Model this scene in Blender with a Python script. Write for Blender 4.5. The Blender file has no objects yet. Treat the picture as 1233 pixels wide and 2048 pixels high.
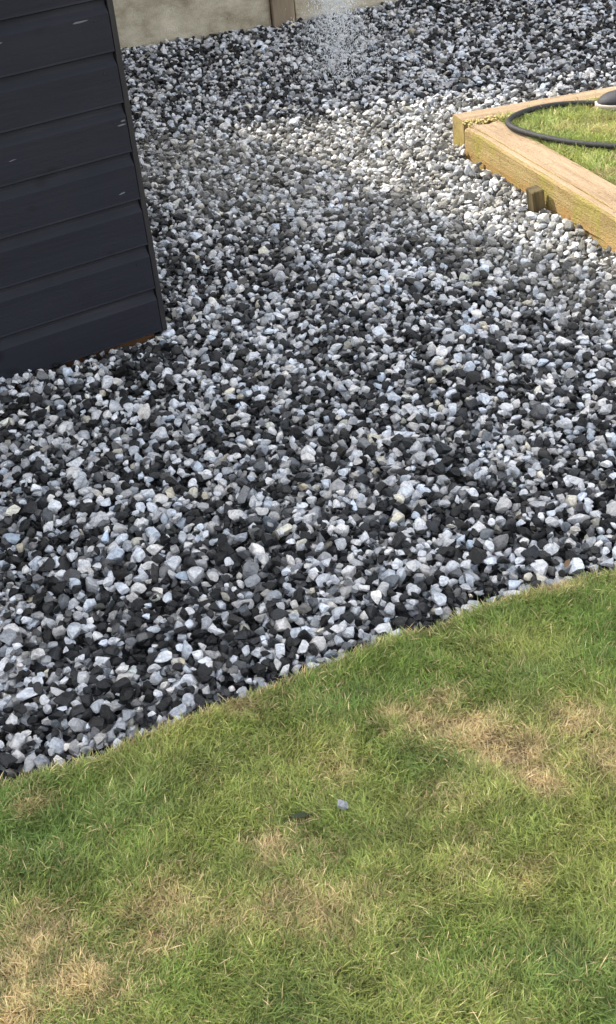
import bpy, math, random
import numpy as np
from math import radians, sin, cos, pi
random.seed(4); rng = np.random.default_rng(4)
S = bpy.context.scene
col = S.collection

# ------------------------------------------------------------------ camera, sky, sun, exposure
CAMH = 1.45
CF, CD, CR = 2665.0, 0.561, -0.114
Fv = np.array([0, cos(CD), -sin(CD)]); U0 = np.array([0, sin(CD), cos(CD)]); R0 = np.array([1., 0, 0])
Rv = cos(CR)*R0 + sin(CR)*U0; Uv = -sin(CR)*R0 + cos(CR)*U0
from mathutils import Matrix, Vector, Euler
cd = bpy.data.cameras.new('camera'); cam = bpy.data.objects.new('camera', cd); col.objects.link(cam)
cam.matrix_world = Matrix(((Rv[0], Uv[0], -Fv[0], 0), (Rv[1], Uv[1], -Fv[1], 0), (Rv[2], Uv[2], -Fv[2], CAMH), (0, 0, 0, 1)))
cd.sensor_fit = 'HORIZONTAL'; cd.sensor_width = 36; cd.lens = 36*CF/1233; cd.clip_start = .05; cd.clip_end = 500
S.camera = cam
SUN = Vector((-.94, .62, 1.0)).normalized()          # direction towards the sun
w = bpy.data.worlds.new('World'); S.world = w; w.use_nodes = True
nt = w.node_tree; bg = nt.nodes['Background']; sky = nt.nodes.new('ShaderNodeTexSky')
sky.sky_type = 'NISHITA'; sky.sun_disc = False
sky.sun_elevation = math.asin(SUN.z); sky.sun_rotation = math.atan2(SUN.x, SUN.y)
sky.air_density = 1.0; sky.dust_density = 2.5; sky.ozone_density = 1.0
hs = nt.nodes.new('ShaderNodeHueSaturation'); hs.inputs['Saturation'].default_value = .25      # thin haze
nt.links.new(sky.outputs[0], hs.inputs['Color']); nt.links.new(hs.outputs[0], bg.inputs[0]); bg.inputs[1].default_value = .15
sl = bpy.data.lights.new('sun', 'SUN'); so = bpy.data.objects.new('sun', sl); col.objects.link(so)
sl.energy = 1.75; sl.angle = radians(1.0); sl.color = (1, .93, .82)
so.rotation_euler = SUN.to_track_quat('Z', 'Y').to_euler()
so.location = (-4, 3, 6)
S.view_settings.view_transform = 'Standard'; S.view_settings.look = 'None'
S.view_settings.exposure = 2.15; S.view_settings.gamma = 1
S.cycles.max_bounces = 6

# ------------------------------------------------------------------ helpers
def mat(name, base=(.5, .5, .5), rough=.7, spec=.4, attr=None, build=None):
    m = bpy.data.materials.new(name); m.use_nodes = True
    n = m.node_tree.nodes; L = m.node_tree.links; p = n['Principled BSDF']
    p.inputs['Base Color'].default_value = (*base, 1); p.inputs['Roughness'].default_value = rough
    p.inputs['Specular IOR Level'].default_value = spec
    if build: build(n, L, p)
    return m
def N(n, t, **kw):
    x = n.new(t)
    for k, v in kw.items(): setattr(x, k, v)
    return x
def noise(n, L, scale, detail=4, vec=None, mscale=None, rough=.55):
    t = N(n, 'ShaderNodeTexNoise'); t.inputs['Scale'].default_value = scale; t.inputs['Detail'].default_value = detail
    t.inputs['Roughness'].default_value = rough
    tc = N(n, 'ShaderNodeTexCoord'); mp = N(n, 'ShaderNodeMapping')
    L.new(tc.outputs['Object'], mp.inputs[0]); L.new(mp.outputs[0], t.inputs['Vector'])
    if mscale: mp.inputs['Scale'].default_value = mscale
    return t
def ramp(n, L, src, stops):
    r = N(n, 'ShaderNodeValToRGB'); L.new(src, r.inputs[0])
    e = r.color_ramp.elements
    while len(e) < len(stops): e.new(.5)
    for i, (p, c) in enumerate(stops):
        e[i].position = p; e[i].color = (*c, 1) if len(c) == 3 else c
    return r
def mix(n, L, fac, a, b, mode='MIX'):
    x = N(n, 'ShaderNodeMix', data_type='RGBA', blend_type=mode)
    for s, v in ((0, fac), (6, a), (7, b)):
        if hasattr(v, 'is_output'): L.new(v, x.inputs[s])
        elif isinstance(v, (int, float)): x.inputs[s].default_value = v
        else: x.inputs[s].default_value = (*v, 1)
    return x.outputs[2]
def bump(n, L, p, src, strength=.4, dist=.002):
    b = N(n, 'ShaderNodeBump'); b.inputs['Strength'].default_value = strength; b.inputs['Distance'].default_value = dist
    L.new(src, b.inputs['Height']); L.new(b.outputs[0], p.inputs['Normal'])
def mesh_obj(name, V, faces, m, parent=None, smooth=False, colr=None, loc=None, rot=None):
    me = bpy.data.meshes.new(name); me.from_pydata([tuple(v) for v in V], [], [tuple(f) for f in faces])
    if m: me.materials.append(m)
    if colr is not None:
        a = me.color_attributes.new('Col', 'FLOAT_COLOR', 'POINT'); a.data.foreach_set('color', np.asarray(colr, np.float32).ravel())
    if smooth: me.polygons.foreach_set('use_smooth', [True]*len(me.polygons))
    me.update(); o = bpy.data.objects.new(name, me); col.objects.link(o)
    if parent: o.parent = parent
    if loc is not None: o.location = loc
    if rot is not None: o.rotation_euler = rot
    return o
def fast_mesh(name, V, loops, starts, m, colr=None, smooth=False, uv=None):
    me = bpy.data.meshes.new(name)
    me.vertices.add(len(V)); me.vertices.foreach_set('co', V.astype(np.float32).ravel())
    me.loops.add(len(loops)); me.loops.foreach_set('vertex_index', loops.astype(np.int32))
    me.polygons.add(len(starts)); me.polygons.foreach_set('loop_start', starts.astype(np.int32))
    if colr is not None:
        a = me.color_attributes.new('Col', 'FLOAT_COLOR', 'POINT'); a.data.foreach_set('color', colr.astype(np.float32).ravel())
    me.update(calc_edges=True); me.materials.append(m)
    me.polygons.foreach_set('use_smooth', np.full(len(starts), smooth)); me.update()
    o = bpy.data.objects.new(name, me); col.objects.link(o); return o
def tag(o, label=None, cat=None, group=None, kind=None):
    for k, v in (('label', label), ('category', cat), ('group', group), ('kind', kind)):
        if v: o[k] = v
    return o
def empty(name, loc=(0, 0, 0), rz=0):
    o = bpy.data.objects.new(name, None); col.objects.link(o); o.location = loc; o.rotation_euler = (0, 0, rz); o.empty_display_size = .1
    return o
class MB:
    def __init__(s): s.v = []; s.f = []
    def box(s, x0, y0, z0, x1, y1, z1, b=0):
        k = len(s.v)
        if b <= 0:
            s.v += [(x, y, z) for z in (z0, z1) for x, y in ((x0, y0), (x1, y0), (x1, y1), (x0, y1))]
            s.f += [tuple(k+i for i in q) for q in ((3, 2, 1, 0), (4, 5, 6, 7), (0, 1, 5, 4), (1, 2, 6, 5), (2, 3, 7, 6), (3, 0, 4, 7))]
        else:
            rings = []
            for z, i in ((z0, b), (z0+b, 0), (z1-b, 0), (z1, b)):
                c = [(x0+i+b, y0+i), (x1-i-b, y0+i), (x1-i, y0+i+b), (x1-i, y1-i-b), (x1-i-b, y1-i), (x0+i+b, y1-i), (x0+i, y1-i-b), (x0+i, y0+i+b)]
                rings.append([(x, y, z) for x, y in c])
            for r in rings: s.v += r
            for j in range(3):
                for i in range(8):
                    s.f.append((k+j*8+i, k+j*8+(i+1) % 8, k+j*8+8+(i+1) % 8, k+j*8+8+i))
            s.f.append(tuple(k+i for i in reversed(range(8)))); s.f.append(tuple(k+24+i for i in range(8)))
        return s
    def build(s, name, m, parent=None, **kw): return mesh_obj(name, s.v, s.f, m, parent, **kw)
def vnoise(x, y, sc, seed=0):
    "smooth value noise 0..1"
    r = np.random.default_rng(seed); T = r.random((64, 64))
    X = x*sc+17.3; Y = y*sc+9.1; xi = np.floor(X).astype(int); yi = np.floor(Y).astype(int); fx = X-xi; fy = Y-yi
    fx = fx*fx*(3-2*fx); fy = fy*fy*(3-2*fy); g = lambda a, b: T[a % 64, b % 64]
    return (g(xi, yi)*(1-fx)+g(xi+1, yi)*fx)*(1-fy)+(g(xi, yi+1)*(1-fx)+g(xi+1, yi+1)*fx)*fy
def fbm(x, y, sc, seed=0, o=4):
    s = 0; a = .5; t = 0
    for i in range(o): s = s+a*vnoise(x, y, sc*2**i, seed+i); t += a; a *= .5
    return s/t
def project(P):
    Q = P-np.array([0, 0, CAMH]); z = Q@Fv
    return 616.5+CF*(Q@Rv)/z, 1024-CF*(Q@Uv)/z

# ------------------------------------------------------------------ materials
def b_soil(n, L, p):
    t = noise(n, L, 60, 6); r = ramp(n, L, t.outputs[0], [(.3, (.10, .09, .035)), (.7, (.28, .23, .12))])
    L.new(r.outputs[0], p.inputs['Base Color']); bump(n, L, p, t.outputs[0], .8, .01)
M_soil = mat('soil', rough=.95, spec=.1, build=b_soil)
def b_ground(n, L, p):
    t = noise(n, L, 3, 8); r = ramp(n, L, t.outputs[0], [(.3, (.05, .07, .02)), (.7, (.12, .12, .05))])
    L.new(r.outputs[0], p.inputs['Base Color'])
M_ground = mat('ground', rough=.95, spec=.1, build=b_ground)
def b_bed(n, L, p):
    v = N(n, 'ShaderNodeTexVoronoi'); v.inputs['Scale'].default_value = 45
    tc = N(n, 'ShaderNodeTexCoord'); L.new(tc.outputs['Object'], v.inputs['Vector'])
    s = N(n, 'ShaderNodeSeparateColor'); L.new(v.outputs['Color'], s.inputs[0])
    r = ramp(n, L, s.outputs[0], [(0, (.02, .022, .028)), (.45, (.05, .055, .065)), (.6, (.25, .26, .28)), (1, (.5, .5, .5))])
    L.new(r.outputs[0], p.inputs['Base Color']); bump(n, L, p, v.outputs['Distance'], -1, .02)
M_bed = mat('gravel_underlay', rough=.8, build=b_bed)
def b_stone(n, L, p):
    a = N(n, 'ShaderNodeAttribute', attribute_name='Col')
    t = noise(n, L, 190, 5, rough=.65); t2 = noise(n, L, 45, 3, mscale=(1, 2.2, 1.4))
    r = ramp(n, L, t.outputs[0], [(.3, (.60, .61, .64)), (.5, (.98, .98, .98)), (.72, (1.18, 1.18, 1.16))])
    r2 = ramp(n, L, t2.outputs[0], [(.36, (.62, .645, .69)), (.5, (1, 1, 1)), (.72, (1.08, 1.07, 1.04))])
    c = mix(n, L, 1.0, a.outputs['Color'], r.outputs[0], 'MULTIPLY'); c = mix(n, L, .8, c, r2.outputs[0], 'MULTIPLY')
    L.new(c, p.inputs['Base Color'])
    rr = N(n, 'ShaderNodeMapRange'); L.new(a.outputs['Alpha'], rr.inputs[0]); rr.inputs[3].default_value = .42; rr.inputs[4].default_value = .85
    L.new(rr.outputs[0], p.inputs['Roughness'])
    bump(n, L, p, t.outputs[0], .8, .003)
M_stone = mat('stone_chippings', spec=.22, build=b_stone)
def b_grass(n, L, p):
    a = N(n, 'ShaderNodeAttribute', attribute_name='Col'); L.new(a.outputs['Color'], p.inputs['Base Color'])
    tr = N(n, 'ShaderNodeBsdfTranslucent'); L.new(a.outputs['Color'], tr.inputs[0])
    ms = N(n, 'ShaderNodeMixShader'); ms.inputs[0].default_value = .3
    L.new(p.outputs[0], ms.inputs[1]); L.new(tr.outputs[0], ms.inputs[2])
    L.new(ms.outputs[0], n['Material Output'].inputs[0])
M_grass = mat('grass_blades', rough=.5, spec=.3, build=b_grass)
def b_paint(n, L, p):
    t = noise(n, L, 14, 6, mscale=(.12, 1, 1)); t2 = noise(n, L, 5, 4); t3 = noise(n, L, 90, 4, mscale=(.05, 1, 1))
    k = noise(n, L, 9, 2, mscale=(.6, 1, 1))
    r = ramp(n, L, t.outputs[0], [(.3, (.0078, .0082, .0128)), (.7, (.0155, .016, .0235))])
    kn = ramp(n, L, k.outputs[0], [(.64, (1, 1, 1)), (.70, (.45, .45, .45))])
    c = mix(n, L, .5, r.outputs[0], mix(n, L, t2.outputs[0], (.0135, .0115, .016), (.010, .013, .020)))
    sp = noise(n, L, 60, 3); d = ramp(n, L, sp.outputs[0], [(.74, (0, 0, 0)), (.82, (.4, .4, .4))])
    c = mix(n, L, d.outputs[0], c, (.10, .10, .11))
    c = mix(n, L, 1, c, kn.outputs[0], 'MULTIPLY')
    L.new(c, p.inputs['Base Color'])
    L.new(ramp(n, L, t2.outputs[0], [(.3, (.5, .5, .5)), (.7, (.72, .72, .72))]).outputs[0], p.inputs['Roughness'])
    bump(n, L, p, t3.outputs[0], .4, .002)
M_paint = mat('charcoal_shed_paint', spec=.2, build=b_paint)
def b_trim(n, L, p):
    t3 = noise(n, L, 60, 4, mscale=(1, 1, .1))
    L.new(ramp(n, L, t3.outputs[0], [(.3, (.008, .008, .010)), (.75, (.020, .015, .015))]).outputs[0], p.inputs['Base Color']); bump(n, L, p, t3.outputs[0], .4, .001)
M_trim = mat('black_trim_paint', rough=.65, build=b_trim)
M_chip = mat('bare_scuff', (.10, .10, .11), .8)
M_nail = mat('nail_steel', (.012, .012, .015), .5)
def b_bare(n, L, p):
    t = noise(n, L, 30, 4, mscale=(.2, 1, 1)); L.new(ramp(n, L, t.outputs[0], [(.3, (.07, .03, .01)), (.7, (.22, .11, .04))]).outputs[0], p.inputs['Base Color'])
M_bare = mat('damp_bare_timber', rough=.8, build=b_bare)
def b_felt(n, L, p):
    t = noise(n, L, 200, 3); L.new(ramp(n, L, t.outputs[0], [(.3, (.02, .02, .02)), (.7, (.07, .07, .07))]).outputs[0], p.inputs['Base Color'])
M_felt = mat('roof_felt', rough=.95, build=b_felt)
def b_sleeper(n, L, p):
    g = noise(n, L, 22, 8, mscale=(.07, 1, 1), rough=.7); g2 = noise(n, L, 120, 4, mscale=(.06, 1, 1)); al = noise(n, L, 9, 5, mscale=(1.6, 1, .5)); bl = noise(n, L, 30, 5)
    top = ramp(n, L, g.outputs[0], [(.28, (.12, .08, .045)), (.40, (.25, .175, .105)), (.55, (.32, .235, .15)), (.75, (.40, .305, .205))])
    side = ramp(n, L, g.outputs[0], [(.28, (.10, .07, .025)), (.40, (.24, .175, .07)), (.6, (.34, .255, .115)), (.8, (.42, .33, .18))])
    green = mix(n, L, ramp(n, L, al.outputs[0], [(.5, (0, 0, 0)), (.62, (.75, .75, .75))]).outputs[0], side.outputs[0], (.25, .22, .05))
    tc = N(n, 'ShaderNodeTexCoord'); sx = N(n, 'ShaderNodeSeparateXYZ'); L.new(tc.outputs['Object'], sx.inputs[0])
    mr = N(n, 'ShaderNodeMapRange'); L.new(sx.outputs[2], mr.inputs[0]); mr.inputs[1].default_value = .075; mr.inputs[2].default_value = .0; mr.inputs[3].default_value = -.3; mr.inputs[4].default_value = .5
    ad = N(n, 'ShaderNodeMath', operation='MULTIPLY', use_clamp=True); L.new(mr.outputs[0], ad.inputs[0])
    L.new(ramp(n, L, al.outputs[0], [(.3, (1.6,)*3), (.6, (.2,)*3)]).outputs[0], ad.inputs[1])
    green = mix(n, L, ad.outputs[0], green, (.33, .15, .03))
    geo = N(n, 'ShaderNodeNewGeometry'); sn = N(n, 'ShaderNodeSeparateXYZ'); L.new(geo.outputs['Normal'], sn.inputs[0])
    mr2 = N(n, 'ShaderNodeMapRange'); L.new(sn.outputs[2], mr2.inputs[0]); mr2.inputs[1].default_value = .3; mr2.inputs[2].default_value = .8
    c = mix(n, L, mr2.outputs[0], green, top.outputs[0])
    c = mix(n, L, ramp(n, L, bl.outputs[0], [(.60, (0, 0, 0)), (.72, (.7, .7, .7))]).outputs[0], c, (.12, .075, .04))
    ck = noise(n, L, 55, 3, mscale=(.035, 1, 1)); c = mix(n, L, ramp(n, L, ck.outputs[0], [(.645, (0, 0, 0)), (.68, (.85, .85, .85))]).outputs[0], c, (.06, .04, .02))
    f = noise(n, L, 260, 4, mscale=(.35, 1, 1)); c2 = mix(n, L, .55, c, ramp(n, L, f.outputs[0], [(.3, (.6, .58, .55)), (.6, (1.1, 1.1, 1.1))]).outputs[0], 'MULTIPLY'); L.new(c2, p.inputs['Base Color'])
    sm = N(n, 'ShaderNodeMath', operation='ADD'); L.new(g2.outputs[0], sm.inputs[0]); L.new(f.outputs[0], sm.inputs[1]); bump(n, L, p, sm.outputs[0], .9, .004)
M_sleeper = mat('weathered_sleeper_timber', rough=.85, spec=.2, build=b_sleeper)
def b_peg(n, L, p):
    g = noise(n, L, 60, 6, mscale=(1, 1, .1)); L.new(ramp(n, L, g.outputs[0], [(.3, (.03, .025, .012)), (.6, (.10, .075, .035)), (.8, (.18, .14, .07))]).outputs[0], p.inputs['Base Color']); bump(n, L, p, g.outputs[0], .5, .003)
M_peg = mat('mossy_peg_timber', rough=.85, spec=.2, build=b_peg)
def b_conc(n, L, p):
    t = noise(n, L, 9, 8, mscale=(.6, 1, 1), rough=.65); f = noise(n, L, 150, 4); d = noise(n, L, 26, 3)
    c = ramp(n, L, t.outputs[0], [(.3, (.22, .18, .12)), (.5, (.46, .405, .295)), (.68, (.62, .56, .43))]).outputs[0]
    c = mix(n, L, .4, c, ramp(n, L, f.outputs[0], [(.3, (.5, .5, .5)), (.7, (1.15, 1.15, 1.15))]).outputs[0], 'MULTIPLY')
    c = mix(n, L, ramp(n, L, d.outputs[0], [(.68, (0, 0, 0)), (.76, (.6, .6, .6))]).outputs[0], c, (.09, .085, .06))
    L.new(c, p.inputs['Base Color']); bump(n, L, p, f.outputs[0], .6, .003)
M_conc = mat('stained_concrete', rough=.9, spec=.2, build=b_conc)
def b_post(n, L, p):
    t = noise(n, L, 12, 7, mscale=(1, 1, .3)); f = noise(n, L, 90, 4)
    c = ramp(n, L, t.outputs[0], [(.3, (.10, .07, .045)), (.7, (.27, .21, .14))]).outputs[0]
    L.new(c, p.inputs['Base Color']); bump(n, L, p, f.outputs[0], .5, .003)
M_post = mat('brown_stained_post', rough=.75, build=b_post)
def b_fence(n, L, p):
    t = noise(n, L, 15, 6, mscale=(1, 1, .08)); L.new(ramp(n, L, t.outputs[0], [(.3, (.16, .10, .05)), (.7, (.34, .23, .13))]).outputs[0], p.inputs['Base Color'])
M_fence = mat('brown_fence_boards', rough=.85, build=b_fence)
def b_hose(n, L, p):
    t = noise(n, L, 120, 3); L.new(ramp(n, L, t.outputs[0], [(.3, (.008, .0085, .009)), (.65, (.022, .022, .021)), (.8, (.06, .055, .045))]).outputs[0], p.inputs['Base Color'])
M_hose = mat('black_rubber_hose', rough=.7, build=b_hose)
def b_shoe(n, L, p):
    t = noise(n, L, 400, 2); L.new(ramp(n, L, t.outputs[0], [(.3, (.012, .012, .016)), (.7, (.035, .034, .04))]).outputs[0], p.inputs['Base Color']); bump(n, L, p, t.outputs[0], .4, .001)
M_shoe = mat('black_shoe_fabric', rough=.7, build=b_shoe)
M_sole = mat('pale_sole_rubber', (.36, .31, .25), .6)
M_leaf = mat('dead_leaf', (.14, .085, .045), .8)
M_hollow = mat('hollow_shade', (.02, .03, .008), .7)  # dark colour painting the shade of a small dip in the turf
def b_water(n, L, p):
    p.inputs['Transmission Weight'].default_value = .35; p.inputs['IOR'].default_value = 1.33
M_water = mat('water_droplets', (.9, .93, .95), .12, .5, build=b_water)

# ------------------------------------------------------------------ setting
def sheet(name, poly, z, m, sub=0):
    return mesh_obj(name, [(x, y, z) for x, y in poly], [tuple(range(len(poly)))], m)
tag(sheet('ground', [(-80, -80), (80, -80), (80, 80), (-80, 80)], -.09, M_ground), kind='structure')
EDGE = [(-4, .45), (-2, 1.05), (-.9, 1.50), (-.538, 1.599), (-.395, 1.632), (-.259, 1.702), (-.133, 1.745), (-.046, 1.784), (.109, 1.856), (.2, 1.883), (.327, 1.930), (.424, 1.958), (.5, 1.972), (.549, 1.978), (.9, 2.02), (1.6, 2.0), (4, 1.7)]
ex = np.array([e[0] for e in EDGE]); ey = np.array([e[1] for e in EDGE])
def edge_y(x): return np.interp(x, ex, ey)+.006*(vnoise(x, x*0, 9, 77)-.5)+.009*(vnoise(x, x*0, 32, 78)-.5)+.007*(vnoise(x, x*0, 85, 79)-.5)
tag(sheet('gravel_underlay', [(-4.5, .5), (4.5, 1.2), (4.5, 8.2), (-4.5, 6.3)], -.06, M_bed), kind='structure')
xs = np.linspace(-4, 4, 401); V = []; Fc = []
for x in xs:
    yy = float(edge_y(np.array([x]))[0]); V += [(x, yy+.004, -.055), (x, yy, -.006), (x, yy-.02, .0), (x, -3, .0)]
for i in range(len(xs)-1):
    for k in range(3): a = i*4+k; Fc.append((a, a+4, a+5, a+1))
tag(mesh_obj('lawn', V, Fc, M_soil), kind='structure')

# ------------------------------------------------------------------ shed
SH = empty('garden_shed', (-.319, 3.344, 0), .501)      # local +x: along the front to the right, local -y: out of the front
tag(SH, 'dark charcoal painted wooden shed with horizontal shiplap boards at the left', 'shed')
BW = .1228; Z0 = .107-BW
WID, DEP = 3.0, 3.6; NB = 15
prof = [(.0, 0), (.0, .003), (.0, .0895)]
for k in range(1, 6): t = k/5; prof.append((.0135*math.sin(t*pi/2), .0895+.0245*t))
def cladding(x0, x1, nb, xtop=None):
    V = []; F = []
    seg = 24
    for b in range(nb):
        zb = Z0+b*BW
        base = len(V); rows = [(.019, -.0005), (.0015, -.001), (-.002, .0012), (-.0012, .006)]+[(y, z) for y, z in prof[1:]]+[(.0145, BW+.004)]
        wob = random.uniform(-.0012, .0012)
        for s in range(seg+1):
            x = x0+(x1-x0)*s/seg
            for y, z in rows: V.append((x, y-.0+wob*(1 if z < .02 else .3)+.0008*sin(x*3+b*2), zb+z))
        m_ = len(rows)
        for s in range(seg):
            for k in range(m_-1):
                a = base+s*m_+k; F.append((a, a+m_, a+m_+1, a+1))
        F.append(tuple(base+seg*m_+k for k in range(m_)))
    return V, F
V, F = cladding(-WID, -.02, NB)
mesh_obj('front_cladding', V, F, M_paint, SH, smooth=False)
V, F = cladding(0, DEP-.02, NB)                         # right side wall, turned
V = [(-.012-y, x+.022, z) for x, y, z in V]
mesh_obj('side_cladding', V, [tuple(f) for f in F], M_paint, SH)
mb = MB(); mb.box(-WID+.01, .016, Z0+.002, -.03, DEP, Z0+NB*BW, 0); mb.build('wall_core', M_trim, SH)
mb = MB(); mb.box(-.0165, .004, Z0-.004, -.0015, .035, Z0+NB*BW, .001); mb.build('corner_trim', M_trim, SH)
mb = MB(); mb.box(-WID+.02, .02, -.09, -.035, .075, Z0-.004, .002); mb.box(-WID+.02, 1.7, -.09, -.035, 1.76, Z0-.004, .002); mb.box(-WID+.02, DEP-.1, -.09, -.035, DEP-.04, Z0-.004, .002); mb.build('floor_bearer', M_bare, SH)
zt = Z0+NB*BW; ap = zt+.62
V = [(-WID, .0, zt), (-.02, .0, zt), (-WID/2, .0, ap), (-WID, .03, zt), (-.02, .03, zt), (-WID/2, .03, ap)]
mesh_obj('gable', V, [(0, 1, 2), (5, 4, 3), (0, 3, 4, 1), (1, 4, 5, 2), (2, 5, 3, 0)], M_paint, SH)
mesh_obj('gable', [(x, y+DEP-.03, z) for x, y, z in V], [(0, 1, 2), (5, 4, 3), (0, 3, 4, 1), (1, 4, 5, 2), (2, 5, 3, 0)], M_paint, SH)
sl_ = (ap-zt)/(WID/2)
V = []
for y in (-.12, DEP+.1):
    V += [(.07, y, zt-.07*sl_), (-WID/2, y, ap), (-WID-.07, y, zt-.07*sl_), (-WID-.07, y, zt-.07*sl_+.03), (-WID/2, y, ap+.03), (.07, y, zt-.07*sl_+.03)]
mesh_obj('roof', V, [(0, 1, 2, 3, 4, 5), (11, 10, 9, 8, 7, 6)]+[(i, 6+i, 6+(i+1) % 6, (i+1) % 6) for i in range(6)], M_felt, SH)
# nail heads, paint scuffs
def disc(cx, cz, rx, rz, y, n=10, th=.0012, rot=0, jag=0):
    V = [(cx, y-th, cz)]; 
    for ring, yy in ((.8, -th), (1.0, 0)):
        for i in range(n):
            a = 2*pi*i/n; q = 1+jag*random.uniform(-.5, .5); dx, dz = rx*ring*q*cos(a), rz*ring*q*sin(a)
            V.append((cx+dx*cos(rot)-dz*sin(rot), y+yy, cz+dx*sin(rot)+dz*cos(rot)))
    F = [(0, 1+i, 1+(i+1) % n) for i in range(n)]+[(1+i, 1+n+i, 1+n+(i+1) % n, 1+(i+1) % n) for i in range(n)]
    return V, F
for b in range(8):
    for x in (-.055, -.62):
        V, F = disc(x+random.uniform(-.004, .004), Z0+b*BW+.078, .0022, .0022, -.0006); mesh_obj('nail_head', V, F, M_nail, SH)
for b, x, z, rx, rz, ro in ((6, -.095, .083, .022, .0022, .03), (4, -.035, .071, .011, .002, .05), (4, -.03, .08, .007, .002, .1), (3, -.065, .027, .010, .0022, .12),
                       (6, -.30, .076, .007, .0018, .05), (7, -.02, .10, .006, .0016, 0), (4, -.33, .055, .010, .0012, .1), (4, -.44, .062, .006, .001, 0)):
    V, F = disc(x, Z0+b*BW+z, rx, rz, -.0006, 9, .0006, ro, .5); mesh_obj('paint_scuff', V, F, M_chip, SH)

# ------------------------------------------------------------------ fence with concrete base boards
wa = math.atan2(6.758-6.724, .097+.624)
FE = empty('garden_fence', (.097, 6.78, 0), .12)
tag(FE, 'stained concrete gravel boards and brown post of the boundary fence along the top', 'fence')
for x0 in (-3.77, -1.93, .12, 1.97):
    x1 = x0+(1.83 if x0 != -1.93 else 1.925)
    if x0 == -1.93: x0, x1 = -1.93, -.006
    mb = MB(); mb.box(x0, 0, -.08, x1, .05, .30, .004); mb.build('gravel_board', M_conc, FE)
    mb = MB(); n_ = int((x1-x0)/.1)
    for i in range(n_):
        mb.box(x0+i*(x1-x0)/n_+.001, .012-.008*(i % 2), .305, x0+(i+1)*(x1-x0)/n_+.006, .026-.008*(i % 2), 2.14)
    mb.box(x0, .03, .45, x1, .06, .53); mb.box(x0, .03, 1.9, x1, .06, 1.98)
    mb.build('fence_panel', M_fence, FE)
for x0 in (-1.94-.11, 0.0, 1.95):
    mb = MB(); mb.box(x0+.002, -.035, -.08, x0+.112, .075, 2.2, .006); mb.box(x0-.05, .078, -.08, x0+.16, .10, 2.19); mb.build('post', M_post, FE)

# ------------------------------------------------------------------ sleepers
def sleeper(name, P0, ang, length, width, side, label, groove=None, endchip=False):
    # local x along the timber, local y inward (side=+1: to the left of x), z up; top at z=.1
    prof = [(0, -.07), (0, .055), (0.0, .088), (.004, .0975), (.012, .1)]
    if groove: prof += [(groove-.0035, .1000), (groove-.001, .086), (groove+.0015, .086), (groove+.004, .0985), (groove+.012, .1008)]
    prof += [(width*.4, .101), (width*.7, .1005), (width-.01, .1), (width-.003, .096), (width, .09), (width, -.07)]
    n_ = 90; V = []; F = []; m_ = len(prof)
    for i in range(n_+1):
        x = length*i/n_
        for j, (y, z) in enumerate(prof):
            e = 0
            if endchip and x < .12 and z > .08: e = -.007*(1-x/.12)*vnoise(np.array([x]), np.array([y]), 120, 5)[0]*2
            nx = .0025*(vnoise(np.array([x]), np.array([j*.7]), 14, 11)[0]-.5)
            if groove and abs(y-groove) < .0045:
                y2 = y+.006*(vnoise(np.array([x]), np.array([0.]), 5, 3)[0]-.5); g = vnoise(np.array([x]), np.array([2.]), 4, 8)[0]
                z2 = z if abs(y-groove) > .002 else z+.008*max(0, .6-g)
            else: y2, z2 = y, z
            V.append((x, side*(y2+nx), z2+nx*.6+e))
    for i in range(n_):
        for j in range(m_-1):
            a = i*m_+j; q = (a, a+1, a+m_+1, a+m_); F.append(q if side > 0 else q[::-1])
    F.append(tuple(range(m_))[::-1] if side > 0 else tuple(range(m_))); F.append(tuple(n_*m_+k for k in range(m_))[:: (1 if side > 0 else -1)])
    o = mesh_obj(name, V, F, M_sleeper, loc=(P0[0], P0[1], .008), rot=(0, 0, ang)); tag(o, label, 'sleeper', 'timber sleepers edging the raised lawn'); return o
AF = math.atan2(3.452-4.44, .928-.67); AB = math.atan2(4.727-4.61, 1.257-.654)
sleeper('timber_sleeper', (.671, 4.455), AF, 2.6, .132, +1, 'yellowed timber sleeper with a long crack on top facing the gravel, peg against it', groove=.022, endchip=True)
sleeper('timber_sleeper', (.654, 4.61), AB, 2.6, .112, -1, 'straight timber sleeper at the far side of the raised lawn beyond the hose')
# moss crumbs and splinters in the joint
V = []; F = []
def crumb(cx, cy, cz, r):
    k = len(V); ico = [(1, 0, 0), (-1, 0, 0), (0, 1, 0), (0, -1, 0), (0, 0, 1), (0, 0, -1)]
    for v in ico: q = random.uniform(.6, 1.2); V.append((cx+v[0]*r*q, cy+v[1]*r*q, cz+v[2]*r*q*.6))
    for f in ((0, 2, 4), (2, 1, 4), (1, 3, 4), (3, 0, 4), (2, 0, 5), (1, 2, 5), (3, 1, 5), (0, 3, 5)): F.append(tuple(k+i for i in f))
for i in range(170):
    t = random.random(); crumb(.675+.17*t+random.gauss(0, .006), 4.492+.02*t+random.gauss(0, .014), .1+random.uniform(-.012, .004), random.uniform(.003, .009))
mc = mat('dry_moss', (.42, .34, .15), .95, .1)
tag(mesh_obj('moss_debris', V, F, mc, loc=(0, 0, .008)), 'dry crumbly moss and splinters filling the joint between the two sleepers', 'debris', kind='stuff')
# peg
d_f = Vector((cos(AF), sin(AF), 0)); n_f = Vector((-d_f.y, d_f.x, 0))*-1
pg = MB(); pg.box(-.024, -.040, -.10, .024, -.001, .078, .003)
peg_pos = Vector((.671, 4.455, 0))+d_f*.605+n_f*.010
o = pg.build('timber_peg', M_peg, loc=peg_pos, rot=(radians(7), radians(3.0), AF)); tag(o, 'short square mossy timber peg driven in against the front sleeper', 'peg')

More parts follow.
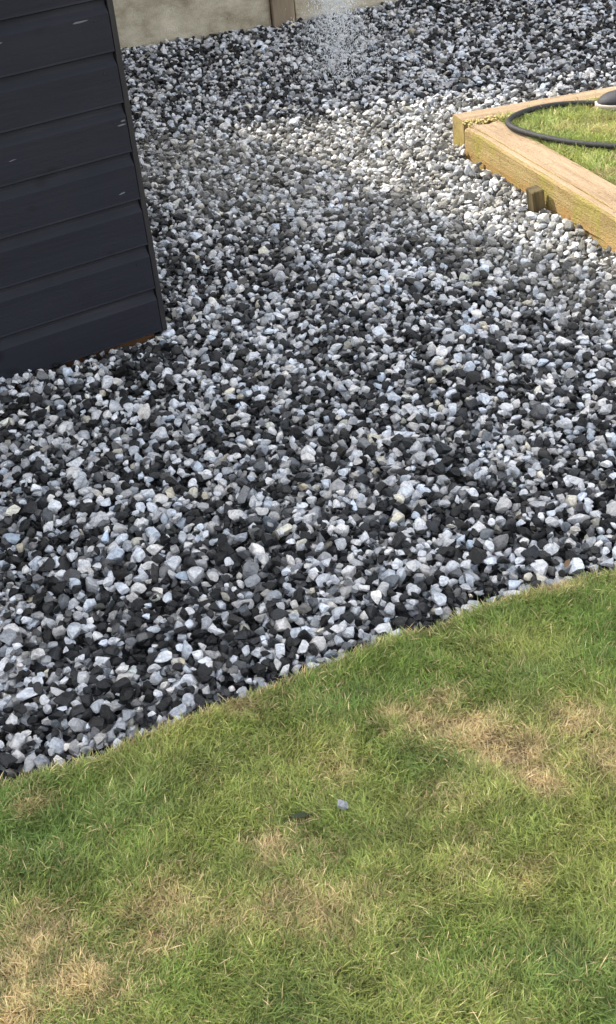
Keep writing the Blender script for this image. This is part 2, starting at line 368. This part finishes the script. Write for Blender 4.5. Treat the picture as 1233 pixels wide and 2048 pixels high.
# raised lawn soil
A = Vector((.671, 4.455, 0))+d_f*.0
def P2(p, v, s): return (p[0]+v[0]*s, p[1]+v[1]*s)
inn = (n_f*-1)
a0 = Vector((.671, 4.455, 0))+inn*.125; a1 = a0+d_f*2.5
db = Vector((cos(AB), sin(AB), 0)); nb_ = Vector((db.y, -db.x, 0))
b0 = Vector((.654, 4.61, 0))+nb_*.108+db*.09; b1 = b0+db*2.4
poly = [(a0.x, a0.y), (a1.x, a1.y), (a1.x+2.2, a1.y+.4), (b1.x, b1.y), (b0.x, b0.y)]
V = [(x, y, z) for z in (.096, -.05) for x, y in poly]; n5 = len(poly)
tag(mesh_obj('raised_lawn', V, [tuple(range(n5))]+[(i, i+n5, (i+1) % n5+n5, (i+1) % n5) for i in range(n5)], M_soil), kind='structure')

# ------------------------------------------------------------------ gravel
def ico(sub):
    import bmesh
    bm = bmesh.new(); bmesh.ops.create_icosphere(bm, subdivisions=sub, radius=1)
    v = np.array([x.co[:] for x in bm.verts]); f = np.array([[l.index for l in p.verts] for p in bm.faces]); bm.free(); return v, f
ICO = {1: ico(2), 2: ico(3)}           # 80 and 320 faces
ICOL = ico(1)                          # 20 faces
def variant(v, r):
    v = v.copy()
    for k in range(r.integers(10, 16)):
        n = r.normal(size=3); n /= np.linalg.norm(n); d = r.uniform(.38, .70); t = v@n-d; v -= np.maximum(t, 0)[:, None]*n
    v += .03*r.normal(size=v.shape)*.4
    v /= np.abs(v).max(0)
    return v
KV = 36
VAR = {s: [variant(ICO[s][0], np.random.default_rng(100+i)) for i in range(KV)] for s in (1, 2)}
GX0, GX1, GY0, GY1 = -2.2, 2.6, 1.2, 7.3; CS = .004
nx_, ny_ = int((GX1-GX0)/CS), int((GY1-GY0)/CS)
gx, gy = np.meshgrid(GX0+CS*np.arange(nx_), GY0+CS*np.arange(ny_), indexing='ij')
uf = np.array([cos(.501), sin(.501)]); nf = np.array([sin(.501), -cos(.501)])
def target(x, y):
    t = -.008+.016*(fbm(x, y, 2.2, 21)-.5)+.012*(fbm(x, y, 6, 31)-.5)
    qx, qy = x+.327, y-3.34; s = qx*uf[0]+qy*uf[1]; o = qx*nf[0]+qy*nf[1]      # dip against the shed front
    t = t-.024*np.exp(-(np.maximum(o, 0)/.07)**2)*(s < .06)*(o > -.1)*np.clip((s+.42)/.2, .2, 1)
    wv = (y-6.78)-.12*(x-.1); t = t+.02*np.exp(-(wv/.12)**2)*(fbm(x, y, 5, 8))
    t = t-.010*np.exp(-((y-edge_y(x))/.06)**2)
    t = t+.048*np.clip((x-.2)/.5, 0, 1)*np.exp(-(wv/.28)**2)
    b_ = (x-.671)*inn.x+(y-4.455)*inn.y; a_ = (x-.671)*d_f.x+(y-4.455)*d_f.y       # banked up against the sleepers
    t = t+.028*np.exp(-(np.minimum(b_, 0)/.16)**2)*np.clip((a_+.2)/.2, 0, 1)
    t = t-.018*np.exp(-((a_-.62)/.06)**2-((b_+.04)/.07)**2)
    return t
TG = target(gx, gy); Hm = TG-.034
def allowed(x, y, m=0.0):
    ok = y > edge_y(x)-.012-m
    qx, qy = x+.327, y-3.34; s = qx*uf[0]+qy*uf[1]; o = qx*nf[0]+qy*nf[1]
    ok &= ~((s < -.008) & (o < -.012) & (s > -3.1) & (o > -3.7))
    ok &= (y-6.78)-.12*(x-.1) < -.008
    for P0, dd, nn in (((.671, 4.455), (d_f.x, d_f.y), (inn.x, inn.y)), ):
        a_ = (x-P0[0])*dd[0]+(y-P0[1])*dd[1]; b_ = (x-P0[0])*nn[0]+(y-P0[1])*nn[1]
        ok &= ~((b_ > -.010) & (a_ > -.02) & (a_ < 2.6))
        ok &= ~((abs(a_-.605) < .03) & (b_ > -.06) & (b_ < 0))
    a_ = (x-.654)*db.x+(y-4.61)*db.y; b_ = (x-.654)*nb_.x+(y-4.61)*nb_.y
    ok &= ~((a_ > -.008) & (b_ > -.008) & (b_ < .12)) & ~((a_ > 0.05) & (b_ > 0) & (b_ < .3))
    return ok
px, py = project(np.stack([gx.ravel(), gy.ravel(), 0*gx.ravel()], 1)); 
inview = ((px > -330) & (px < 1560) & (py > -330)).reshape(gx.shape)
OK = allowed(gx, gy) & inview
cand = np.argwhere(OK); area = len(cand)*CS*CS
placed = []
maxn = 95000
order = rng.integers(0, len(cand), size=int(area*40000)); jit = rng.random((len(order), 2))-.5
sizes = np.clip(rng.lognormal(math.log(.0101), .30, len(order)), .0048, .021)
ang = rng.random(len(order))*pi
yaspect = rng.uniform(.55, .95, len(order)); zaspect = rng.uniform(.45, .85, len(order))
for q, ci in enumerate(order):
    i, j = cand[ci]
    if Hm[i, j] > TG[i, j]-.004: continue
    a = sizes[q]; b = a*yaspect[q]; c = a*zaspect[q]; c_, s_ = cos(ang[q]), sin(ang[q])
    R = int(a/CS)+1; i0, i1, j0, j1 = max(0, i-R), min(nx_, i+R+1), max(0, j-R), min(ny_, j+R+1)
    dx = (np.arange(i0, i1)-i)*CS; dy = (np.arange(j0, j1)-j)*CS
    u = dx[:, None]*c_+dy[None]*s_; v = -dx[:, None]*s_+dy[None]*c_
    r2 = (u/a)**2+(v/b)**2; inn_ = r2 < 1
    dome = c*np.sqrt(np.maximum(1-r2, 0)); sub = Hm[i0:i1, j0:j1]
    need = np.where(inn_, sub+dome*.9, -9)
    vals = need[inn_]
    zc = np.partition(vals, int(len(vals)*.72))[int(len(vals)*.72)]
    if zc-c*.2 > TG[i, j]+.006: continue
    sub[inn_] = np.maximum(sub, zc+dome)[inn_]
    gi = (sub[-1].mean()-sub[0].mean())/max(.008, (i1-i0)*CS) if i1-i0 > 1 else 0
    placed.append((GX0+(i+jit[q, 0])*CS, GY0+(j+jit[q, 1])*CS, zc, a, b, c, ang[q]))
    if len(placed) >= maxn: break
PL = np.array(placed); print('stones', len(PL), 'tried', q, 'area', area)
# a few big landmark stones are things of their own: clear the spots
BIG = [('large cream lump of stone beside the gravel centre, broadest pale stone', (.164, 2.608), (.021, .017, .014), (.58, .54, .43), .3),
       ('cream white upright stone standing out at the right of the gravel', (.561, 2.731), (.016, .013, .015), (.62, .58, .48), 1.2),
       ('long pale yellowish stone lying in the middle of the near gravel', (-.06, 2.261), (.027, .013, .011), (.60, .57, .46), .25),
       ('big rounded blue grey stone next to the lawn edge at lower left', (-.262, 1.752), (.021, .016, .015), (.36, .38, .42), .5),
       ('large mottled grey stone at the far lower left of the gravel', (-.467, 1.700), (.021, .017, .013), (.40, .42, .45), 2.4)]
for _, (bx, by), (a, b, c), _, _ in BIG:
    dd = np.hypot(PL[:, 0]-bx, PL[:, 1]-by); top = dd < a*.9; zt_ = PL[top, 2].max() if top.any() else 0
    PL = PL[~((dd < a*.95) & (PL[:, 2] > zt_-.012))]
n = len(PL)
cls = rng.random(n); tone = np.zeros((n, 3))
blueish = rng.normal(0, 1, n)
# clumps of tone
cl = (fbm(PL[:, 0], PL[:, 1], 9, 55)-.5)*.5
cls = np.clip(cls+cl, 0, .999)
g = np.where(cls < .37, rng.uniform(.008, .032, n), np.where(cls < .48, rng.uniform(.05, .17, n), np.where(cls < .68, rng.uniform(.26, .46, n), rng.uniform(.42, .68, n))))
tint = np.stack([1-.045*np.maximum(blueish, 0)+.03*np.maximum(-blueish, 0), np.ones(n), 1+.045*np.maximum(blueish+.3, 0)-.05*np.maximum(-blueish-.4, 0)], 1)
warm = (rng.random(n) < .03)[:, None]
tone = g[:, None]*tint*np.where(warm, np.array([1.04, .98, .80]), 1)
# dust on dry stones, with sunlit-band brightness painted into its colour; rinsed elsewhere
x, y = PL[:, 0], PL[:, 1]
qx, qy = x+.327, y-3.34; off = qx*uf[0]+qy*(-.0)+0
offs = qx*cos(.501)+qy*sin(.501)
dust_sun = np.clip((offs-.72)/.35, 0, 1)*np.clip((5.25-y)/.3, 0, 1)
dust_sun = np.maximum(dust_sun, .85*np.clip((offs-.40)/.25, 0, 1)*np.clip((y-3.7)/.6, 0, 1)*np.clip((5.25-y)/.3, 0, 1))
dust_sun = np.maximum(dust_sun, .8*np.clip((x+.55)/.1, 0, 1)*np.clip((y-4.3)/.4, 0, 1)*np.clip((5.2-y)/.3, 0, 1))  # carries the sunlit band further left as paler stone colour
dust_sun = np.clip(dust_sun*(.55+.6*fbm(x, y, 4, 91)), 0, 1)*rng.uniform(.6, 1, n)
tone = tone*(1-.50*dust_sun[:, None])+np.array([.47, .445, .39])*(.52*dust_sun[:, None])*(1+.25*rng.normal(size=(n, 1)))
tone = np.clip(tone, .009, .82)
near = PL[:, 1] < 3.0
allV = []; allF = []; allC = []; base = 0
tl = rng.normal(0, radians(26), (n, 2)); vi = rng.integers(0, KV, n)
def rotm(a, b, c):
    ca, sa, cb, sb, cc, sc = np.cos(a), np.sin(a), np.cos(b), np.sin(b), np.cos(c), np.sin(c)
    Z = np.zeros_like(a); O = np.ones_like(a)
    Rx = np.stack([O, Z, Z, Z, ca, -sa, Z, sa, ca], 1).reshape(-1, 3, 3); Ry = np.stack([cb, Z, sb, Z, O, Z, -sb, Z, cb], 1).reshape(-1, 3, 3)
    Rz = np.stack([cc, -sc, Z, sc, cc, Z, Z, Z, O], 1).reshape(-1, 3, 3)
    return Rz@Ry@Rx
RM = rotm(tl[:, 0], tl[:, 1], PL[:, 6])
for lv in (1, 2):
    fc = ICO[lv][1]
    for k in range(KV):
        sel = np.where((vi == k) & (near == (lv == 2)))[0]
        if not len(sel): continue
        v = VAR[lv][k][None]*(PL[sel, 3:6]*1.08)[:, None, :]
        v = np.einsum('nij,nvj->nvi', RM[sel], v)+PL[sel, None, 0:3]
        nv = v.shape[1]
        allF.append((fc[None]+(base+nv*np.arange(len(sel)))[:, None, None]).reshape(-1)); base += nv*len(sel)
        allV.append(v.reshape(-1, 3)); cc = np.concatenate([tone[sel], dust_sun[sel, None]], 1); allC.append(np.repeat(cc, nv, 0))
Vg = np.concatenate(allV); Fg = np.concatenate(allF)
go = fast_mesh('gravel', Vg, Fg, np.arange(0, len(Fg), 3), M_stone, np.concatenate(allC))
tag(go, 'black, grey and white stone chippings covering the ground around the shed', 'gravel', kind='stuff')
for k, (lab, (bx, by), dims, c_, rz) in enumerate(BIG):
    v = VAR[2][k*3+1]*np.array(dims)*1.0
    dd = np.hypot(PL[:, 0]-bx, PL[:, 1]-by); z = float(np.median(PL[dd < .03, 2]))+.010 if (dd < .03).any() else 0
    o = mesh_obj('stone', v, ICO[2][1], M_stone, colr=[(*c_, .3)]*len(v), loc=(bx, by, z), rot=(.25, -.15, rz)); tag(o, lab, 'stone')
v = VAR[2][8]*np.array((.0105, .0095, .0095)); 
o = mesh_obj('stone', v, ICO[2][1], M_stone, colr=[(.27, .275, .295, .3)]*len(v), loc=(.004, 1.452, .016), rot=(.5, .3, .4)); tag(o, 'small blue grey stone lying alone on the lawn', 'stone')

# ------------------------------------------------------------------ grass
def make_grass(x, y, z0, hmean, dry, green, seed, bright=1.0, wmul=1.0, lean_edge=None, straw=1.0):
    r = np.random.default_rng(seed); n = len(x)
    h = hmean*np.clip(r.lognormal(0, .30, n), .4, 1.9)*(1-.3*dry)*(1+.30*green)
    az = 2.4*pi*fbm(x, y, 7, seed+9)*2+r.normal(0, 1.5, n); h = h*(.65+.8*fbm(x, y, 26, seed+11)); h = h*(1+(.5 if lean_edge is None else 1)*0)
    lean = h*np.clip(r.normal(.8, .35, n), .05, 1.6)
    wd = np.clip(r.normal(.00072, .0002, n), .0004, .0013)*wmul
    ts = np.array([0, .38, .72, 1.0]); ux, uy = np.cos(az), np.sin(az); tw = r.normal(0, .5, n)
    sx, sy = -np.sin(az+tw), np.cos(az+tw); sz = r.normal(0, .35, n)
    curl = r.normal(0, .35, n)
    V = np.zeros((n, 7, 3))
    for k, t in enumerate(ts):
        cx = x+ux*lean*t**1.7+sx*curl*h*.4*t*t; cy = y+uy*lean*t**1.7+sy*curl*h*.4*t*t; cz = z0+h*(t-.28*t*t*(lean/h))
        ww = wd*(1, .95, .65, 0)[k]
        if k < 3:
            V[:, 2*k] = np.stack([cx-sx*ww, cy-sy*ww, cz-sz*ww], 1); V[:, 2*k+1] = np.stack([cx+sx*ww, cy+sy*ww, cz+sz*ww], 1)
        else: V[:, 6] = np.stack([cx, cy, cz], 1)
    b = 7*np.arange(n)[:, None]
    q = np.array([0, 1, 3, 2, 2, 3, 5, 4, 4, 5, 6]); loops = (b+q[None]).ravel()
    st = (11*np.arange(n)[:, None]+np.array([0, 4, 8])[None]).ravel()
    G = np.array([.160, .255, .048]); O = np.array([.37, .39, .105]); D = np.array([.70, .53, .28])*straw; B = np.array([.085, .18, .055])
    olive = np.clip(fbm(x, y, 5, seed+3)*1.6-.35+r.normal(0, .25, n), 0, 1)[:, None]
    c = G*(1-olive)+O*olive
    gm = np.clip(green+r.normal(0, .2, n), 0, 1)[:, None]*.65; c = c*(1-gm)+B*gm
    dm = (r.random(n) < np.clip(dry*1.1+.06, 0, .97))[:, None]; c = np.where(dm, D*r.uniform(.6, 1.1, (n, 1)), c); sd = np.clip(dry*.9, 0, .8)[:, None]; c = c*(1-sd)+D*.85*sd; c = c*(.5+1.0*fbm(x, y, 38, seed+21))[:, None]
    c = c*r.uniform(.65, 1.35, (n, 1))*bright
    C = np.concatenate([np.clip(c, .005, .9), np.ones((n, 1))], 1)
    return V.reshape(-1, 3), loops, st, np.repeat(C, 7, 0)
DRY = [(.109, 1.632, .03, .5), (.16, 1.628, .04, .7), (.21, 1.60, .05, .9), (.25, 1.565, .045, .9), (.29, 1.525, .04, 1), (.318, 1.475, .03, .9), (.2, 1.69, .035, .6), (.407, 1.587, .05, .7), (.43, 1.47, .05, .6),
       (-.112, 1.389, .035, .8), (-.257, 1.326, .06, .6), (-.41, 1.276, .065, .6), (-.45, 1.22, .06, .7), (-.36, 1.185, .055, .9), (-.46, 1.152, .06, .9), (-.09, 1.30, .04, .35),
       (.248, 1.278, .025, .45), (-.047, 1.259, .06, .35), (-.158, 1.266, .06, .35), (.147, 1.45, .05, .2), (-.04, 1.39, .04, .25), (.424, 1.94, .03, .5), (-.13, 1.715, .025, .6), (.0, 1.53, .05, .3), (-.25, 1.24, .05, .5), (.17, 1.33, .04, .2), (-.47, 1.57, .03, .5)]
GRN = [(.367, 1.101, .10, .9), (.27, 1.114, .07, .7), (-.456, 1.442, .10, .8), (-.484, 1.551, .06, .6), (.135, 1.528, .07, .7), (.331, 1.727, .06, .8), (-.294, 1.521, .10, .7), (-.083, 1.109, .09, .8), (.02, 1.70, .06, .5), (-.2, 1.6, .06, .5), (.05, 1.42, .04, .4)]
def field(P, x, y, seed):
    wx = x+.05*(fbm(x, y, 9, seed)-.5)*2; wy = y+.05*(fbm(x, y, 9, seed+5)-.5)*2; s = 0*x
    for a, b, r_, k in P: s = np.maximum(s, k*np.exp(-((wx-a)**2+(wy-b)**2*1.3)/(r_*r_)))
    return s
NB_ = 950000
gxr = rng.uniform(-1.0, 1.0, NB_); gyr = rng.uniform(.82, 2.05, NB_)
px, py = project(np.stack([gxr, gyr, 0*gxr], 1))
k = (gyr < edge_y(gxr)-.002) & (px > -420) & (px < 1650) & (py < 2500)
k &= ~((abs(gxr+.065) < .022) & (abs(gyr-1.445) < .009) & (rng.random(NB_) < .85))
k &= ~((abs(gxr-.004) < .012) & (gyr > 1.42) & (gyr < 1.46) & (rng.random(NB_) < .8))
gxr, gyr = gxr[k], gyr[k]
dry = .82*field(DRY, gxr, gyr, 40); dry = np.clip(dry*(.6+.8*fbm(gxr, gyr, 30, 60))+.25*np.clip(fbm(gxr, gyr, 7, 70)-.5, 0, 1), 0, 1)
edge_d = np.clip(1-(edge_y(gxr)-gyr)/.03, 0, 1)
dry = np.clip(dry+.25*edge_d, 0, 1)
grn = field(GRN, gxr, gyr, 44)*(1-dry)
kk = rng.random(len(gxr)) > .25*dry; gxr, gyr, dry, grn = gxr[kk], gyr[kk], dry[kk], grn[kk]
print('blades', len(gxr))
Vb, lo, st, C = make_grass(gxr, gyr, -.002, .0128, dry, grn, 7)
tag(fast_mesh('lawn_grass', Vb, lo, st, M_grass, C), 'short green lawn with straw coloured dry patches below the gravel', 'grass', kind='stuff')
# long stray straws
n2 = 90; sx_ = rng.uniform(-.5, .5, n2); sy_ = rng.uniform(1.1, 1.75, n2); kk = sy_ < edge_y(sx_)-.03; sx_, sy_ = sx_[kk], sy_[kk]
# raised lawn
NR = 260000
rx = rng.uniform(.7, 2.3, NR); ry = rng.uniform(2.9, 5.0, NR)
a_ = (rx-.671)*d_f.x+(ry-4.455)*d_f.y; b_ = (rx-.671)*inn.x+(ry-4.455)*inn.y
a2 = (rx-.654)*db.x+(ry-4.61)*db.y; b2 = (rx-.654)*nb_.x+(ry-4.61)*nb_.y
wv = .012*(vnoise(a_, a_*0, 12, 5)-.5)
px, py = project(np.stack([rx, ry, 0*rx+.1], 1))
k = (b_ > .128+wv) & (b2 > .108+wv) & (a2 > .1) & (px < 1700) & (a_ < 2.3); rx, ry = rx[k], ry[k]
dr = np.clip(fbm(rx, ry, 6, 12)*1.1-.5, 0, 1)
Vb, lo, st, C = make_grass(rx, ry, .094, .021, dr, 0*rx, 9, .95, 1.3)
tag(fast_mesh('raised_lawn_grass', Vb, lo, st, M_grass, C), 'sunlit yellow green grass of the raised lawn behind the timber sleepers', 'grass', kind='stuff')

# ------------------------------------------------------------------ hose
HP = [(1.9, 3.7, .108), (1.5, 3.82, .108), (1.25, 3.93, .108), (1.076, 4.028, .110), (.966, 4.108, .110), (.889, 4.188, .112), (.836, 4.262, .115), (.808, 4.33, .116), (.808, 4.392, .114), (.838, 4.452, .112), (.897, 4.508, .110), (.98, 4.541, .108), (1.065, 4.536, .108), (1.15, 4.505, .106), (1.26, 4.44, .104), (1.45, 4.33, .104), (1.8, 4.25, .104)]
def catmull(P, n=10):
    P = [Vector(p) for p in P]; out = []
    for i in range(len(P)-1):
        p0, p1, p2, p3 = P[max(i-1, 0)], P[i], P[i+1], P[min(i+2, len(P)-1)]
        for k in range(n):
            t = k/n; out.append(.5*((2*p1)+(p2-p0)*t+(2*p0-5*p1+4*p2-p3)*t*t+(3*p1-p0-3*p2+p3)*t**3))
    return out+[P[-1]]
def tube(P, r, m=12):
    V = []; F = []
    for i, p in enumerate(P):
        t = (P[min(i+1, len(P)-1)]-P[max(i-1, 0)]).normalized(); s = t.cross(Vector((0, 0, 1))).normalized(); u = s.cross(t)
        for k in range(m): a = 2*pi*k/m; V.append(p+s*cos(a)*r+u*sin(a)*r)
    for i in range(len(P)-1):
        for k in range(m): F.append((i*m+k, i*m+(k+1) % m, (i+1)*m+(k+1) % m, (i+1)*m+k))
    F.append(tuple(range(m))[::-1]); F.append(tuple((len(P)-1)*m+k for k in range(m)))
    return V, F
V, F = tube(catmull(HP), .0098)
tag(mesh_obj('garden_hose', V, F, M_hose, smooth=True, loc=(0, 0, .008)), 'dark garden hose curved in a loop on the raised lawn and its sleeper', 'hose')

# ------------------------------------------------------------------ shoe
SR = empty('shoe', (1.128, 4.492, .104), math.atan2(-.16, .98))
tag(SR, 'black shoe with a pale rubber sole standing on the raised lawn at the right edge', 'shoe')
def loft(secs, name, m):
    V = []; F = []; k = len(secs[0])
    for s in secs: V += s
    for i in range(len(secs)-1):
        for j in range(k): F.append((i*k+j, (i+1)*k+j, (i+1)*k+(j+1) % k, i*k+(j+1) % k))
    F.append(tuple(range(k))); F.append(tuple((len(secs)-1)*k+j for j in range(k))[::-1])
    return mesh_obj(name, V, F, m, SR, smooth=True)
Ls = [0, .012, .035, .07, .11, .15, .19, .23, .265, .285, .292]
Wd = [.012, .030, .043, .050, .049, .042, .037, .038, .036, .026, .010]
Cy = [0, 0, 0, .002, .004, .004, .003, .001, 0, 0, 0]
Ht = [.022, .038, .050, .057, .068, .084, .092, .094, .096, .094, .085]
def sole_sec(x, w_, c, z0, z1):
    return [(x, c+w_*a, z) for a, z in ((-1, z0+.003), (-.92, z0), (.92, z0), (1, z0+.003), (1.02, z1-.003), (.97, z1), (-.97, z1), (-1.02, z1-.003))]
loft([sole_sec(x-.004 if x == 0 else x, w_+.004, c, 0, .019) for x, w_, c in zip(Ls, Wd, Cy)], 'sole', M_sole)
def up_sec(x, w_, c, h_):
    return [(x, c+w_*math.cos(a)*(1 if math.sin(a) > -.1 else .95), .017+max(0, math.sin(a))**.8*(h_-.017) if math.sin(a) > 0 else .017) for a in [2*pi*k/20 for k in range(20)]]
loft([up_sec(x+.003, w_, c, h_) for x, w_, c, h_ in zip(Ls, Wd, Cy, Ht)], 'upper', M_shoe)
V, F = tube([Vector((.205+.045*cos(a)*1.0, .028*sin(a)+.001, .094+.004*cos(a))) for a in [2*pi*k/24 for k in range(25)]], .006, 8); mesh_obj('collar', V, F, M_shoe, SR, smooth=True)
for x in (.10, .12, .14):
    V, F = tube([Vector((x, .003+.026*t, .017+(np.interp(x, Ls, Ht)-.017)*math.sqrt(max(0, 1-(.026*t/.047)**2))**.8+.002)) for t in np.linspace(-1, 1, 9)], .0022, 6); mesh_obj('lace', V, F, M_shoe, SR, smooth=True)

# ------------------------------------------------------------------ dead leaf, shaded hollow in the lawn
def leaf(name, L_, W_, m, loc, rot, label, curl=.3):
    V = []; F = []; n_ = 10; th = .0006
    for i in range(n_+1):
        t = i/n_; w_ = W_*math.sin(pi*min(1, t*1.05))**.8 if 0 < t < .96 else .0004
        z = curl*L_*(t-.5)**2
        for s in (-1, 0, 1): V.append((L_*(t-.5), s*w_, z+(.35*w_ if s else 0))); V.append((L_*(t-.5), s*w_, z+(.35*w_ if s else 0)-th))
    for i in range(n_):
        for s in (0, 1):
            a = i*6+s*2; F.append((a, a+6, a+8, a+2)); F.append((a+1, a+3, a+9, a+7))
        for a in (i*6, i*6+4): F.append((a, a+1, a+7, a+6))
    tag(mesh_obj(name, V, F, m, loc=loc, rot=rot), label, 'leaf')
leaf('dead_leaf', .020, .005, M_leaf, (.462, 1.992, .024), (.5, -.4, .8), 'small brown dead leaf caught between gravel and lawn edge at the right')
leaf('hollow_shade', .034, .0045, M_hollow, (-.062, 1.447, .010), (.25, .05, .05), 'thin dark piece put in for the shade of a small hollow in the lawn left of the lone stone', -.2)

# ------------------------------------------------------------------ falling water
nw = 62000
ts = rng.random(nw); z = np.where(ts < .9, rng.random(nw)**.8*1.1, rng.random(nw)**2*.25)
spread = .036+.05*np.clip(1-z/.5, 0, 1)**1.5+.03*np.clip(z-.25, 0, 1)
spread = np.where(ts < .9, spread, .16)
wx = .335+.02*z+rng.normal(0, 1, nw)*spread; wy = 5.62+.12*z+rng.normal(0, 1, nw)*.09
thin = rng.random(nw) < np.clip(.22+1.4*z, 0, 1)
wx, wy, z = wx[thin], wy[thin], z[thin]; nw = len(wx)
rr = np.clip(rng.lognormal(math.log(.0009), .4, nw), .0004, .003)
ov = np.array([(1, 0, 0), (-1, 0, 0), (0, 1, 0), (0, -1, 0), (0, 0, 2.6), (0, 0, -2.6)], float); of = np.array([(0, 2, 4), (2, 1, 4), (1, 3, 4), (3, 0, 4), (2, 0, 5), (1, 2, 5), (3, 1, 5), (0, 3, 5)])
V = (ov[None]*rr[:, None, None]+np.stack([wx, wy, z], 1)[:, None]).reshape(-1, 3); Fw = (of[None]+6*np.arange(nw)[:, None, None]).reshape(-1)
tag(fast_mesh('water_spray', V, Fw, np.arange(0, len(Fw), 3), M_water, smooth=True), 'falling spray of fine water droplets in front of the fence post', 'water', kind='stuff')
